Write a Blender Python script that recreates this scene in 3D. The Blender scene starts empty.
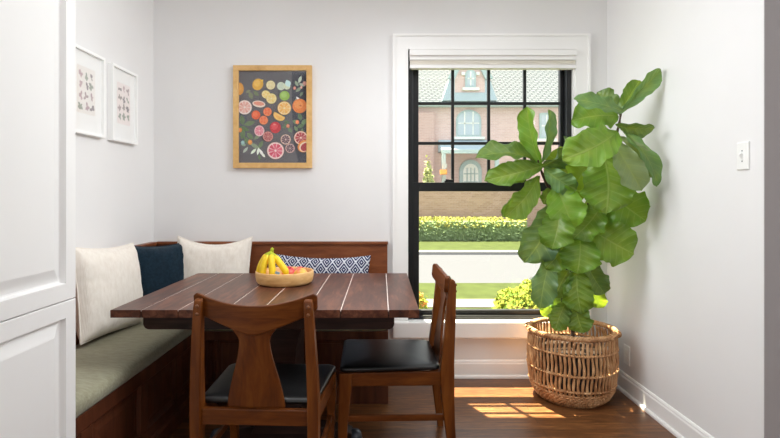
import bpy, bmesh, math, random
from mathutils import Vector, Matrix, noise
random.seed(7)
C = bpy.context.scene.collection
PI = math.pi

# ------------------------------------------------------------------ camera model (metres)
EYE = 1.23; F = 520.0; CX, CY = 381.0, 196.0
BACK = 3.526; LEFT = -1.543; RIGHT = 1.532; CEIL = 2.75
def at(x, y, d):
    return Vector(((x-CX)*d/F, d, EYE-(y-CY)*d/F))

# ------------------------------------------------------------------ materials
def srgb(r, g, b):
    f = lambda c: (c/255/12.92) if c/255 <= .04045 else ((c/255+.055)/1.055)**2.4
    return (f(r), f(g), f(b), 1)
class N:
    def __init__(s, name):
        s.m = bpy.data.materials.new(name); s.m.use_nodes = True
        s.t = s.m.node_tree; s.b = s.t.nodes['Principled BSDF']; s.out = s.t.nodes['Material Output']
    def n(s, typ, **kw):
        x = s.t.nodes.new(typ)
        for k, v in kw.items(): setattr(x, k, v)
        return x
    def l(s, a, b): s.t.links.new(a, b)
    def coord(s, kind='Object', scale=(1,1,1), rot=(0,0,0)):
        tc = s.n('ShaderNodeTexCoord'); mp = s.n('ShaderNodeMapping')
        mp.inputs['Scale'].default_value = scale; mp.inputs['Rotation'].default_value = rot
        s.l(tc.outputs[kind], mp.inputs['Vector']); return mp.outputs['Vector']
    def noise(s, vec, scale, detail=4, rough=.55, dist=0):
        x = s.n('ShaderNodeTexNoise'); x.inputs['Scale'].default_value = scale
        x.inputs['Detail'].default_value = detail; x.inputs['Roughness'].default_value = rough
        x.inputs['Distortion'].default_value = dist
        if vec is not None: s.l(vec, x.inputs['Vector'])
        return x.outputs['Fac']
    def ramp(s, fac, stops):
        x = s.n('ShaderNodeValToRGB'); e = x.color_ramp.elements
        e[0].position, e[0].color = stops[0]; e[1].position, e[1].color = stops[-1]
        for p, c in stops[1:-1]:
            q = e.new(p); q.color = c
        s.l(fac, x.inputs['Fac']); return x.outputs['Color']
    def math(s, op, a, b=None, c=None):
        x = s.n('ShaderNodeMath', operation=op)
        for i, v in enumerate((a, b, c)):
            if v is None: continue
            if isinstance(v, (int, float)): x.inputs[i].default_value = v
            else: s.l(v, x.inputs[i])
        return x.outputs[0]
    def mix(s, fac, a, b, mode='MIX'):
        x = s.n('ShaderNodeMix', data_type='RGBA', blend_type=mode)
        for i, v in ((0, fac), (6, a), (7, b)):
            if isinstance(v, (int, float, tuple)): x.inputs[i].default_value = v
            else: s.l(v, x.inputs[i])
        return x.outputs[2]
    def bump(s, h, strength=.3, dist=.01):
        x = s.n('ShaderNodeBump'); x.inputs['Strength'].default_value = strength
        x.inputs['Distance'].default_value = dist
        s.l(h, x.inputs['Height']); s.l(x.outputs[0], s.b.inputs['Normal'])
    def set(s, col=None, rough=None, metal=None, spec=None, **kw):
        for k, v in (('Base Color', col), ('Roughness', rough), ('Metallic', metal), ('Specular IOR Level', spec)):
            if v is None: continue
            if isinstance(v, (int, float, tuple)): s.b.inputs[k].default_value = v
            else: s.l(v, s.b.inputs[k])
        for k, v in kw.items(): s.b.inputs[k.replace('_', ' ')].default_value = v
        return s
M = {}
def paint(key, c, rough=.6, mottle=.03, spec=.3):
    a = N(key); f = a.noise(a.coord(), 2.5, 3)
    lo = tuple(x*(1-mottle) for x in c[:3])+(1,); hi = tuple(min(1, x*(1+mottle)) for x in c[:3])+(1,)
    a.set(a.ramp(f, [(.3, lo), (.7, hi)]), rough, spec=spec)
    a.bump(a.noise(a.coord(), 180, 2), .04, .002); M[key] = a.m
def wood(key, dark, mid, light, scale=(1,1,1), rough=.35, s=9, coord='Object', coat=0.0, spec=.5):
    a = N(key); v = a.coord(coord, scale)
    g = a.noise(v, s, 8, .62, .6); big = a.noise(a.coord(coord, tuple(.35*x for x in scale)), s*.7, 3, .5, .8)
    f = a.math('ADD', a.math('MULTIPLY', g, .65), a.math('MULTIPLY', big, .35))
    a.set(a.ramp(f, [(.3, dark), (.5, mid), (.68, light)]), rough, spec=spec, Coat_Weight=coat, Coat_Roughness=.25)
    a.bump(g, .08, .003); M[key] = a.m
def fabric(key, c, c2, rough=.95, weave=420, streak=(1,1,1), sb=.35, bs=.25):
    a = N(key); v = a.coord('Object', streak)
    f = a.noise(v, 22, 4, .6)
    w1 = a.n('ShaderNodeTexWave', wave_type='BANDS', bands_direction='X'); w1.inputs['Scale'].default_value = weave/6.28
    w2 = a.n('ShaderNodeTexWave', wave_type='BANDS', bands_direction='Z'); w2.inputs['Scale'].default_value = weave/6.28
    o = a.coord('Object'); a.l(o, w1.inputs['Vector']); a.l(o, w2.inputs['Vector'])
    h = a.math('ADD', a.math('MULTIPLY', a.math('ADD', w1.outputs['Fac'], w2.outputs['Fac']), .3), f)
    a.set(a.ramp(f, [(.5-sb*.5, c2), (.5+sb*.5, c)]), rough, spec=.15); a.b.inputs['Sheen Weight'].default_value = .15
    a.bump(h, bs, .004); M[key] = a.m

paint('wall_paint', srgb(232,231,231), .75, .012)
paint('wall_shade_paint', srgb(170,165,165), .75, .012)  # wall colour darkened to stand in for shade on the return face
paint('ceiling_paint', srgb(243,242,240), .8)
paint('trim_white', srgb(246,245,244), .42, .008, .4)
paint('cabinet_white', srgb(243,242,241), .38, .006, .4)
paint('frame_white', srgb(246,246,245), .4, .006)
paint('black_frame', srgb(20,22,24), .38, .05, .45)
paint('plastic_white', srgb(242,242,240), .35, .004, .5)
paint('shade_fabric', srgb(240,236,228), .85)
paint('dark_gap', srgb(30,30,30), .7)
wood('table_wood', srgb(44,22,15), srgb(88,50,36), srgb(134,84,61), (7,1,7), .34, 5, spec=.32)
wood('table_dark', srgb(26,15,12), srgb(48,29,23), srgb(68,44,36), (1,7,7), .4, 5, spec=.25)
wood('chair_wood', srgb(62,28,8), srgb(102,52,15), srgb(130,74,27), (8,8,1), .36, 4, spec=.24)
wood('chair_rail_wood', srgb(62,28,8), srgb(100,51,15), srgb(128,72,26), (1,1,8), .36, 6, spec=.24)
wood('bench_wood', srgb(82,40,20), srgb(122,66,36), srgb(144,86,50), (1,6,6), .38, 4, spec=.35)
wood('bench_panel_wood', srgb(60,31,19), srgb(90,49,31), srgb(112,64,42), (6,6,1), .4, 4, spec=.3)
wood('oak_frame', srgb(196,150,88), srgb(216,172,108), srgb(228,190,130), (2,2,2), .5, 12)
wood('bowl_wood', srgb(208,154,92), srgb(232,186,122), srgb(242,206,150), (2,2,10), .45, 6)
wood('bark', srgb(38,28,22), srgb(74,54,42), srgb(104,82,66), (3,3,1), .85, 20)
fabric('linen_cream', srgb(238,231,222), srgb(228,219,208), streak=(3,3,1.2))
fabric('navy_cloth', srgb(26,46,60), srgb(15,31,43), streak=(3,3,3))
fabric('green_cloth', srgb(168,165,141), srgb(146,143,120), streak=(1,4,4))

def leather():
    a = N('black_leather'); v = a.coord()
    f = a.noise(v, 14, 5, .6)
    a.set(a.ramp(f, [(.3, srgb(13,13,14)), (.7, srgb(26,26,27))]), .34, spec=.5)
    a.bump(a.noise(v, 90, 4, .6), .12, .003); M['black_leather'] = a.m
leather()

def floor_mat():
    a = N('oak_floor'); v = a.coord('Object')
    br = a.n('ShaderNodeTexBrick'); br.offset = .37; br.squash = 1
    br.inputs['Scale'].default_value = 1; br.inputs['Brick Width'].default_value = 1.35
    br.inputs['Row Height'].default_value = .083; br.inputs['Mortar Size'].default_value = .0012
    br.inputs['Mortar Smooth'].default_value = .3; br.inputs['Bias'].default_value = 0
    br.inputs['Color1'].default_value = (.25,.25,.25,1); br.inputs['Color2'].default_value = (.8,.8,.8,1)
    br.inputs['Mortar'].default_value = (0,0,0,1); a.l(v, br.inputs['Vector'])
    g = a.noise(a.coord('Object', (1.2,14,1)), 5, 9, .66, .7)
    g2 = a.noise(a.coord('Object', (2.5,40,1)), 6, 6, .7, .2)
    sp = a.n('ShaderNodeSeparateColor'); a.l(br.outputs['Color'], sp.inputs[0])
    f = a.math('ADD', a.math('MULTIPLY', g, .6), a.math('ADD', a.math('MULTIPLY', g2, .28), a.math('MULTIPLY', sp.outputs[0], .16)))
    col = a.ramp(f, [(.36, srgb(50,28,14)), (.52, srgb(106,66,36)), (.68, srgb(156,106,62))])
    col = a.mix(br.outputs['Fac'], col, srgb(30,15,8))
    a.set(col, a.math('ADD', .26, a.math('MULTIPLY', g, .16)), spec=.5)
    a.bump(a.math('SUBTRACT', g2, a.math('MULTIPLY', br.outputs['Fac'], 2)), .12, .003); M['oak_floor'] = a.m
floor_mat()

def glass_mat():
    a = N('window_glass'); t = a.n('ShaderNodeBsdfTransparent'); g = a.n('ShaderNodeBsdfGlossy')
    t.inputs[0].default_value = (.97,.985,.98,1); g.inputs['Roughness'].default_value = .02
    mx = a.n('ShaderNodeMixShader'); mx.inputs[0].default_value = .03
    a.l(t.outputs[0], mx.inputs[1]); a.l(g.outputs[0], mx.inputs[2]); a.l(mx.outputs[0], a.out.inputs[0])
    M['window_glass'] = a.m
glass_mat()

def wicker_mat():
    a = N('wicker'); f = a.noise(a.coord('Object', (1,1,.5)), 26, 5, .65)
    a.set(a.ramp(f, [(.28, srgb(140,92,56)), (.5, srgb(190,142,98)), (.72, srgb(222,182,138))]), .6, spec=.35)
    a.bump(a.noise(a.coord(), 160, 3), .3, .003); M['wicker'] = a.m
wicker_mat()

def leaf_mat():
    a = N('fig_leaf')
    uv = a.n('ShaderNodeUVMap'); uv.uv_map = 'UVMap'
    sx = a.n('ShaderNodeSeparateXYZ'); a.l(uv.outputs[0], sx.inputs[0])
    u, v = sx.outputs[0], sx.outputs[1]                      # u across -1..1 mapped 0..1 ; v along
    av = a.math('ABSOLUTE', a.math('SUBTRACT', a.math('MULTIPLY', u, 2), 1))
    ph = a.math('MULTIPLY', a.math('SUBTRACT', v, a.math('MULTIPLY', av, .22)), 7.5)
    fr = a.math('ABSOLUTE', a.math('SUBTRACT', a.math('FRACT', ph), .5))     # 0 at the vein
    lat = a.math('SUBTRACT', 1, a.math('SMOOTHSTEP' if False else 'MINIMUM', a.math('MULTIPLY', fr, 11), 1))
    mid = a.math('SUBTRACT', 1, a.math('MINIMUM', a.math('MULTIPLY', av, 18), 1))
    vein = a.math('MAXIMUM', a.math('MULTIPLY', lat, .55), mid)
    at_ = a.n('ShaderNodeAttribute'); at_.attribute_name = 'tone'
    nz = a.noise(a.coord('Object'), 14, 3)
    base = a.mix(a.math('MULTIPLY', a.math('MAXIMUM', 0, a.math('SUBTRACT', nz, .3)), a.math('SUBTRACT', 1.15, av)), at_.outputs['Color'], srgb(168,178,66))
    col = a.mix(a.math('MULTIPLY', vein, .36), base, srgb(190,204,120))
    a.set(col, .38, spec=.5)
    tr = a.n('ShaderNodeBsdfTranslucent'); a.l(a.mix(.5, col, srgb(170,200,40)), tr.inputs[0])
    mx = a.n('ShaderNodeMixShader'); mx.inputs[0].default_value = .3
    a.l(a.b.outputs[0], mx.inputs[1]); a.l(tr.outputs[0], mx.inputs[2]); a.l(mx.outputs[0], a.out.inputs[0])
    a.bump(a.math('SUBTRACT', a.math('MULTIPLY', fr, 1.4), a.math('MULTIPLY', mid, .8)), .35, .006)
    M['fig_leaf'] = a.m
leaf_mat()

EXT = .42
def ext(c): return tuple(q*EXT for q in c[:3])+(1,)
def flat(key, c, rough=.8, spec=.2, var=.12, scale=30):
    a = N(key); f = a.noise(a.coord(), scale, 4)
    lo = tuple(x*(1-var) for x in c[:3])+(1,); hi = tuple(min(1, x*(1+var)) for x in c[:3])+(1,)
    a.set(a.ramp(f, [(.3, lo), (.7, hi)]), rough, spec=spec); M[key] = a.m; return a.m

def brickmat(key, c1, c2, mortar, bw, rh, ms, rot=(PI/2,0,0)):
    a = N(key); v = a.coord('Object', (1,1,1), rot)
    b = a.n('ShaderNodeTexBrick'); a.l(v, b.inputs['Vector']); b.inputs['Scale'].default_value = 1
    b.inputs['Brick Width'].default_value = bw; b.inputs['Row Height'].default_value = rh
    b.inputs['Mortar Size'].default_value = ms; b.inputs['Mortar Smooth'].default_value = .2
    b.inputs['Color1'].default_value = c1; b.inputs['Color2'].default_value = c2; b.inputs['Mortar'].default_value = mortar
    a.set(b.outputs['Color'], .9, spec=.1); M[key] = a.m
brickmat('house_brick', srgb(214,188,180), srgb(204,176,168), srgb(212,196,190), .24, .08, .012)  # house colours paled to paint in the haze of the window glass
brickmat('house_brick_dark', srgb(196,168,160), srgb(186,158,150), srgb(196,178,172), .24, .08, .012)
brickmat('garden_brick', srgb(176,146,130), srgb(158,128,112), srgb(172,150,138), .24, .08, .012)
brickmat('roof_tile', ext(srgb(148,153,164)), ext(srgb(140,146,158)), ext(srgb(92,102,112)), .32, .24, .05, (-.6,0,0))
flat('teal_trim', srgb(172,189,188)); flat('teal_glass', srgb(180,192,198), .3, .5); flat('stone_pale', srgb(226,228,220))
flat('slate', srgb(170,186,194)); flat('lawn_grass', ext(srgb(86,99,52)), .95, .1, .22, 3); flat('asphalt', ext(srgb(116,118,128)), .95, .1, .04)
flat('concrete', ext(srgb(160,152,150)), .95, .1, .04); flat('curb_stone', srgb(140,138,136), .95)
flat('hedge_dark', srgb(140,158,112), .9, .1, .2); flat('hedge_yellow', srgb(150,148,74), .9, .1, .2); flat('bush_yellow', srgb(142,148,58), .9, .1, .25)
flat('bush_green', srgb(112,136,58), .9, .1, .25); flat('bush_pale', srgb(170,176,120), .9, .1, .2); flat('flower_orange', srgb(230,160,90), .9)
flat('banana_skin', srgb(240,204,36), .45, .4, .08); flat('banana_green', srgb(168,176,44), .5); flat('banana_tip', srgb(48,40,30), .7)
flat('sticker_blue', srgb(150,190,216), .5); flat('pot_plastic', srgb(36,37,40), .5, .4); flat('soil', srgb(52,40,32), .95)
flat('metal_dark', srgb(70,76,86), .3, .5); flat('brass_bolt', srgb(120,72,36), .4, .5)
def apple_mat(key, a1, a2, bias=.5):
    a = N(key); f = a.noise(a.coord('Object', (1,1,.5)), 20, 3, .5)
    a.set(a.ramp(f, [(bias-.14, a1), (bias+.14, a2)]), .35, spec=.5); M[key] = a.m
apple_mat('apple_red', srgb(214,66,70), srgb(236,140,120), .58)
apple_mat('apple_yellow', srgb(222,90,84), srgb(240,200,74), .47)

# ------------------------------------------------------------------ mesh helpers
class B:
    """collects faces for ONE mesh"""
    def __init__(s): s.v = []; s.f = []; s.mi = []; s.uv = {}; s.col = {}
    def add(s, vs, fs, m=0):
        o = len(s.v); s.v += [tuple(v) for v in vs]
        for f in fs: s.f.append(tuple(i+o for i in f)); s.mi.append(m)
        return o
    def box(s, x0, x1, y0, y1, z0, z1, m=0):
        vs = [(x,y,z) for x in (x0,x1) for y in (y0,y1) for z in (z0,z1)]
        s.add(vs, [(0,1,3,2),(4,6,7,5),(0,4,5,1),(2,3,7,6),(0,2,6,4),(1,5,7,3)], m); return s
    def loft(s, rings, m=0, caps=True):
        n = len(rings[0]); vs = [p for r in rings for p in r]; fs = []
        for i in range(len(rings)-1):
            for j in range(n):
                k = (j+1) % n; fs.append((i*n+j, i*n+k, (i+1)*n+k, (i+1)*n+j))
        if caps: fs += [tuple(range(n-1,-1,-1)), tuple(range((len(rings)-1)*n, len(rings)*n))]
        s.add(vs, fs, m); return s
    def rects(s, secs, m=0):
        # (z, xc, yc, wx, wy)
        return s.loft([[(xc-w/2,yc-d/2,z),(xc+w/2,yc-d/2,z),(xc+w/2,yc+d/2,z),(xc-w/2,yc+d/2,z)] for z,xc,yc,w,d in secs], m)
    def tube(s, pts, rad, n=8, m=0, closed=False):
        pts = [Vector(p) for p in pts]; R = rad if isinstance(rad, (list, tuple)) else [rad]*len(pts)
        rings = []; prev = None
        for i, p in enumerate(pts):
            a = pts[i-1] if (i or closed) else p; b = pts[(i+1) % len(pts)] if (i < len(pts)-1 or closed) else p
            t = (b-a).normalized()
            if prev is None: prev = t.orthogonal()
            u = (prev-t*prev.dot(t)).normalized(); prev = u; w = t.cross(u)
            rings.append([p+(u*math.cos(2*PI*j/n)+w*math.sin(2*PI*j/n))*R[i] for j in range(n)])
        if closed:
            # align the seam crudely
            vs = [q for r in rings for q in r]; fs = []; k = len(rings)
            last, first = rings[-1], rings[0]
            off = min(range(n), key=lambda o: sum((last[j]-first[(j+o) % n]).length for j in range(n)))
            for i in range(k):
                for j in range(n):
                    j2 = (j+1) % n
                    if i < k-1: fs.append((i*n+j, i*n+j2, (i+1)*n+j2, (i+1)*n+j))
                    else: fs.append((i*n+j, i*n+j2, (j2+off) % n, (j+off) % n))
            s.add(vs, fs, m)
        else: s.loft(rings, m)
        return s
    def lathe(s, prof, n=48, c=(0,0,0), m=0):
        rings = [[(c[0]+r*math.cos(2*PI*j/n), c[1]+r*math.sin(2*PI*j/n), c[2]+z) for j in range(n)] for r, z in prof]
        return s.loft(rings, m)
    def prism(s, poly, axis, a, b, m=0):
        def P(p, t): return {'x':(t,p[0],p[1]), 'y':(p[0],t,p[1]), 'z':(p[0],p[1],t)}[axis]
        return s.loft([[P(p,a) for p in poly],[P(p,b) for p in poly]], m)
    def grid(s, fn, nu, nv, m=0, flip=False):
        vs = [fn(i/nu, j/nv) for i in range(nu+1) for j in range(nv+1)]; fs = []
        for i in range(nu):
            for j in range(nv):
                q = (i*(nv+1)+j, (i+1)*(nv+1)+j, (i+1)*(nv+1)+j+1, i*(nv+1)+j+1)
                fs.append(q[::-1] if flip else q)
        return s.add(vs, fs, m)
    def nested(s, fn, w, h, rings, m=0):
        """panel relief: concentric rectangles (inset, depth) on a face; fn(a,b,depth) -> point"""
        loops = [[fn(i,i,d), fn(w-i,i,d), fn(w-i,h-i,d), fn(i,h-i,d)] for i, d in rings]
        vs = [p for l in loops for p in l]; fs = []
        for k in range(len(loops)-1):
            for j in range(4):
                j2 = (j+1) % 4; fs.append((k*4+j, k*4+j2, (k+1)*4+j2, (k+1)*4+j))
        o = (len(loops)-1)*4; fs.append((o,o+1,o+2,o+3)); s.add(vs, fs, m); return s
def obj(name, b, mats, parent=None, bevel=0, smooth=False, sub=0, seg=2):
    me = bpy.data.meshes.new(name); me.from_pydata(b.v, [], b.f)
    for k in (mats if isinstance(mats, (list, tuple)) else [mats]): me.materials.append(M[k])
    me.polygons.foreach_set('material_index', b.mi)
    bm = bmesh.new(); bm.from_mesh(me); bmesh.ops.recalc_face_normals(bm, faces=bm.faces)
    bm.to_mesh(me); bm.free()
    if smooth:
        me.polygons.foreach_set('use_smooth', [True]*len(me.polygons))
    o = bpy.data.objects.new(name, me); C.objects.link(o)
    if parent is not None: o.parent = parent
    if bevel:
        q = o.modifiers.new('bevel', 'BEVEL'); q.width = bevel; q.segments = seg; q.limit_method = 'ANGLE'; q.angle_limit = .6
    if sub:
        q = o.modifiers.new('sub', 'SUBSURF'); q.levels = sub; q.render_levels = sub
    return o
def tag(o, label=None, cat=None, group=None, kind=None):
    for k, v in (('label', label), ('category', cat), ('group', group), ('kind', kind)):
        if v: o[k] = v
    return o
def empty(name, loc, rz=0, label=None, cat=None, group=None, kind=None):
    o = bpy.data.objects.new(name, None); C.objects.link(o); o.location = loc; o.rotation_euler = (0,0,rz)
    o.empty_display_size = .1
    return tag(o, label, cat, group, kind)
def copy_tree(o, parent=None):
    c = o.copy(); C.objects.link(c); c.parent = parent
    for ch in list(o.children): copy_tree(ch, c)
    return c
def struct(name, b, mats, parent=None, **kw):
    o = obj(name, b, mats, parent, **kw)
    if parent is None: o['kind'] = 'structure'
    return o

# ------------------------------------------------------------------ the room
K = BACK/F
def bx(x): return (x-CX)*K                 # pixel column / row on the back wall plane -> metres
def bz(y): return EYE-(y-CY)*K
WX0, WX1, WZ0, WZ1 = bx(408), bx(575), bz(320), bz(50)
OUT = 3.70
b = B()
b.box(LEFT-.2, WX0, BACK, OUT, -.05, CEIL); b.box(WX1, RIGHT+.2, BACK, OUT, -.05, CEIL)
b.box(WX0, WX1, BACK, OUT, -.05, WZ0); b.box(WX0, WX1, BACK, OUT, WZ1, CEIL)
struct('wall_back', b, 'wall_paint')
struct('wall_left', B().box(LEFT-.15, LEFT, -2.6, BACK, -.05, CEIL), 'wall_paint')
WEND = RIGHT*F/(764.5-CX)
struct('wall_right', B().box(RIGHT, RIGHT+.14, WEND+.004, BACK, -.05, CEIL), 'wall_paint')
struct('wall_return', B().box(RIGHT+.0005, 3.2, WEND, WEND+.1, -.05, CEIL), 'wall_shade_paint')
struct('floor', B().box(LEFT-.15, 3.2, -2.6, OUT, -.06, 0), 'oak_floor')
struct('ceiling', B().box(LEFT-.2, 3.2, -2.6, OUT+.05, CEIL, CEIL+.12), 'ceiling_paint')

struct('wall_side', B().box(3.2, 3.35, -2.6, WEND+.1, -.05, CEIL), 'wall_paint')
struct('wall_rear', B().box(LEFT-.15, 3.2, -2.75, -2.6, -.05, CEIL), 'wall_paint')
# baseboards
def base_profile(s=1):   # (offset from the wall, z)
    return [(0,0),(.026,0),(.026,.010),(.022,.018),(.014,.022),(.014,.095),(.010,.103),(.010,.110),(.005,.118),(0,.12)]
pb = base_profile()
struct('baseboard_back', B().prism([(BACK-o, z) for o, z in pb], 'x', .062, RIGHT), 'trim_white')
b = B().loft([[(RIGHT-o, y, z) for o, z in pb] for y in (WEND, BACK-.001)])
struct('baseboard_right', b, 'trim_white')

# ------------------------------------------------------------------ window
win = empty('window_1', ((WX0+WX1)/2, BACK, WZ0), kind='structure')
def wobj(name, b, mats, parent=win, **kw):
    off = Vector((-(WX0+WX1)/2, -BACK, -WZ0))
    b.v = [tuple(Vector(p)+off) for p in b.v]
    return obj(name, b, mats, parent, **kw)
cx0, cx1, ct = bx(393), (590.4-CX)*3.50/F, bz(35)
b = B()
b.box(cx0, WX0, BACK-.020, BACK, WZ0, ct); b.box(WX1, cx1, BACK-.020, BACK, WZ0, ct); b.box(WX0, WX1, BACK-.020, BACK, WZ1, ct)
e = .014
b.box(cx0-.001, cx0+e, BACK-.030, BACK, WZ0, ct+.001); b.box(cx1-e, cx1+.001, BACK-.030, BACK, WZ0, ct+.001); b.box(cx0+e, cx1-e, BACK-.030, BACK, ct-e, ct+.001)
wobj('casing', b, 'trim_white')
b = B()
zs = bz(321); zb = bz(337.5)
b.box(cx0-.004, cx1+.004, BACK-.052, BACK+.016, zb+.004, WZ0-.001)
wobj('window_sill', b, 'trim_white', bevel=.012, seg=3)
# black outer frame
FY0, FY1 = BACK+.028, BACK+.135
b = B(); fw = .036
WR = 1.303
b.box(WX0, WX0+fw, FY0, FY1, WZ0, WZ1); b.box(WR-fw, WR, FY0, FY1, WZ0, WZ1)
b.box(WX0+fw, WR-fw, FY0, FY1, WZ1-.05, WZ1); b.box(WX0+fw, WR-fw, FY0-.012, FY1, WZ0, WZ0+.028)
wobj('window_frame', b, 'black_frame', bevel=.003)
b = B(); b.box(WX0, WX0+.004, BACK-.002, FY0, WZ0, WZ1); 
wobj('jamb_liner', b, 'black_frame'); wobj('jamb_filler', B().box(WR, WX1, BACK-.004, FY1, WZ0, WZ1), 'trim_white')
GX0, GX1 = bx(419)*1.012, bx(559)*1.016; ZG = EYE-(309.3-CY)*(BACK+.06)/F
zm0, zm1 = EYE-(191.3-CY)*K*1.015, EYE-(182.5-CY)*K*1.02
# lower sash (inner)
ls = B(); y0, y1 = FY0+.008, FY0+.048
ls.box(WX0+fw, GX0, y0, y1, WZ0+.028, zm1); ls.box(GX1, WR-fw, y0, y1, WZ0+.028, zm1)
ls.box(GX0, GX1, y0, y1, WZ0+.028, ZG); ls.box(GX0, GX1, y0, y1, zm0, zm1)
lso = wobj('lower_sash', ls, 'black_frame', bevel=.003)
pane = B().box(GX0, GX1, y0+.018, y0+.021, ZG, zm0)
wobj('glass_pane', pane, 'window_glass', lso)
lk = B(); lx = bx(449.5)
lk.box(lx-.028, lx+.028, y0+.004, y1-.002, zm1, zm1+.01); lk.tube([(lx-.02,y0+.018,zm1+.016),(lx+.03,y0+.012,zm1+.016)], .006, 8)
lk.tube([(lx-.01,y0+.02,zm1+.004),(lx-.01,y0+.02,zm1+.022)], .011, 10)
wobj('sash_lock', lk, 'black_frame', lso)
# upper sash (outer)
GX1 = (558.9-CX)*3.63/F
us = B(); y0, y1 = FY0+.052, FY0+.092
zt = WZ1-.05
us.box(WX0+fw, GX0, y0, y1, zm0, zt); us.box(GX1, WR-fw, y0, y1, zm0, zt)
us.box(GX0, GX1, y0, y1, zm0, zm1-.01); us.box(GX0, GX1, y0, y1, zt-.03, zt)
uso = wobj('upper_sash', us, 'black_frame', bevel=.003)
mt = B(); ku = (y0+.02)/F
for x in (452.6, 488.6, 524.6):
    X = (x-CX)*ku; mt.box(X-.010, X+.010, y0+.012, y0+.034, zm1-.02, zt-.02)
for y in (103.6, 143.4):
    Z = EYE-(y-CY)*ku; mt.box(GX0, GX1, y0+.0125, y0+.0335, Z-.010, Z+.010)
wobj('muntin_grid', mt, 'black_frame', uso)
wobj('glass_pane', B().box(GX0, GX1, y0+.022, y0+.025, zm1-.02, zt-.02), 'window_glass', uso)

# cellular shade, drawn up
sx0, sx1 = bx(409.3), bx(575)
sh = empty('window_shade', ((sx0+sx1)/2, BACK-.03, bz(69)), 0, 'white pleated window shade drawn up to the top of the black window', 'window shade')
def sobj(name, b, mats, **kw):
    off = Vector((-(sx0+sx1)/2, -BACK+.03, -bz(69))); b.v = [tuple(Vector(p)+off) for p in b.v]
    return obj(name, b, mats, sh, **kw)
sobj('head_rail', B().box(sx0, sx1, BACK-.046, BACK+.022, bz(57.0), bz(51.2)), 'trim_white', bevel=.004)
sobj('head_channel', B().box(sx0+.002, sx1-.002, BACK-.026, BACK+.02, bz(60.6), bz(57.0)), 'trim_white')
b = B(); zc = bz(60.9); n = 3
pts = []
zb0 = bz(65.4)
for i in range(2*n+1):
    pts.append((BACK-.026+(.010 if i % 2 == 0 else 0), zc+(zb0-zc)*i/(2*n)))
b.prism(pts+[(BACK+.02, zb0), (BACK+.02, zc)], 'x', sx0+.004, sx1-.004)
sobj('pleated_fabric', b, 'shade_fabric')
sobj('bottom_rail', B().box(sx0+.003, sx1-.003, BACK-.030, BACK+.022, bz(69.3), bz(65.6)), 'trim_white', bevel=.004)
b = B(); xm = bx(491); b.prism([(xm-.045,bz(65.6)),(xm-.03,bz(64.8)),(xm+.03,bz(64.8)),(xm+.045,bz(65.6))], 'y', BACK-.036, BACK-.024)
sobj('pull_handle', b, 'shade_fabric')

# ------------------------------------------------------------------ tall white cabinet on the left
CXF = -.95; CY1 = 1.62; CY0 = .10
cab = empty('pantry_cabinet', (CXF, CY1, 0), 0, 'tall white pantry cabinet with recessed panel doors beside the bench', 'cabinet')
def cobj(name, b, mats, parent=cab, **kw):
    b.v = [tuple(Vector(p)-Vector((CXF, CY1, 0))) for p in b.v]; return obj(name, b, mats, parent, **kw)
cobj('carcass', B().box(LEFT+.002, CXF-.021, CY0, CY1, 0, 2.55), 'cabinet_white')
GAPZ = .914
def cdoor(y0, y1, z0, z1):
    b = B(); w, h = y1-y0, z1-z0
    fn = lambda a, c, d: (CXF-d, y0+a, z0+c)
    b.nested(fn, w, h, [(0,.020),(0,.0015),(.0015,0),(.050,0),(.053,.016),(.056,.018),(.060,.018),(.095,.006),(.099,.005),(.2,.005)])
    cobj('door', b, 'cabinet_white')
for ya, yb in ((CY1-.76, CY1-.001), (CY0+.002, CY1-.763)):
    cdoor(ya, yb, GAPZ+.0016, 2.54); cdoor(ya, yb, .1, GAPZ-.0016)

# ------------------------------------------------------------------ built-in banquette
BF = -1.095           # front of the left run
RF = 3.075            # front of the back run
BE = .043             # right end of the back run
SEAT = .43
bench = empty('corner_banquette', (LEFT, BACK, 0), 0, 'L-shaped dark wood built-in banquette bench in the corner behind the table', 'bench')
def nobj(name, b, mats, parent=bench, **kw):
    b.v = [tuple(Vector(p)-Vector((LEFT, BACK, 0))) for p in b.v]; return obj(name, b, mats, parent, **kw)
b = B(); b.box(LEFT+.002, BF-.02, CY1+.003, BACK-.002, 0, SEAT-.001)
b.box(BF-.02, BF, CY1+.003, RF, .0, .135); b.box(BF-.02, BF, CY1+.003, RF, .365, SEAT-.001)
for ya, yb in ((CY1+.003,1.70),(1.90,1.975),(2.373,2.445),(2.77,2.85),(3.04,RF)): b.box(BF-.02, BF, ya, yb, .135, .365)
nobj('side_bench_box', b, 'bench_panel_wood', bevel=.003)
for ya, yb in ((1.70,1.90),(1.975,2.373),(2.445,2.77),(2.85,3.04)):
    q = B().nested(lambda a, c, d: (BF-.004-d, ya+a, .135+c), yb-ya, .23, [(0,0),(.012,.010),(.03,.010),(.05,.005),(.06,.005)])
    nobj('front_panel', q, 'bench_panel_wood')
nobj('base_molding', B().prism([(BF,0),(BF+.014,0),(BF+.014,.07),(BF+.004,.085),(BF,.085)], 'y', CY1+.003, RF-.014), 'bench_panel_wood')
b = B(); b.box(BF-.019, BE, RF+.02, BACK-.002, 0, SEAT-.001)
b.box(BF, BE, RF, RF+.02, 0, .115); b.box(BF, BE, RF, RF+.02, .375, SEAT-.001)
xs = [BF, -1.02, -.98, -.53, -.475, -.05]
for xa, xb in ((BF,-1.03),(-.985,-.965),(-.53,-.47),(-.035,BE)): b.box(xa, xb, RF, RF+.02, .115, .375)
nobj('back_bench_box', b, 'bench_panel_wood', bevel=.003)
for xa, xb in ((-1.03,-.985),(-.965,-.53),(-.47,-.035)):
    q = B().nested(lambda a, c, d: (xa+a, RF+.004+d, .115+c), xb-xa, .26, [(0,0),(.010,.010),(.02,.010),(.022,.006)])
    nobj('front_panel', q, 'bench_panel_wood')
BT = bz(241.2)*1.0
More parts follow.
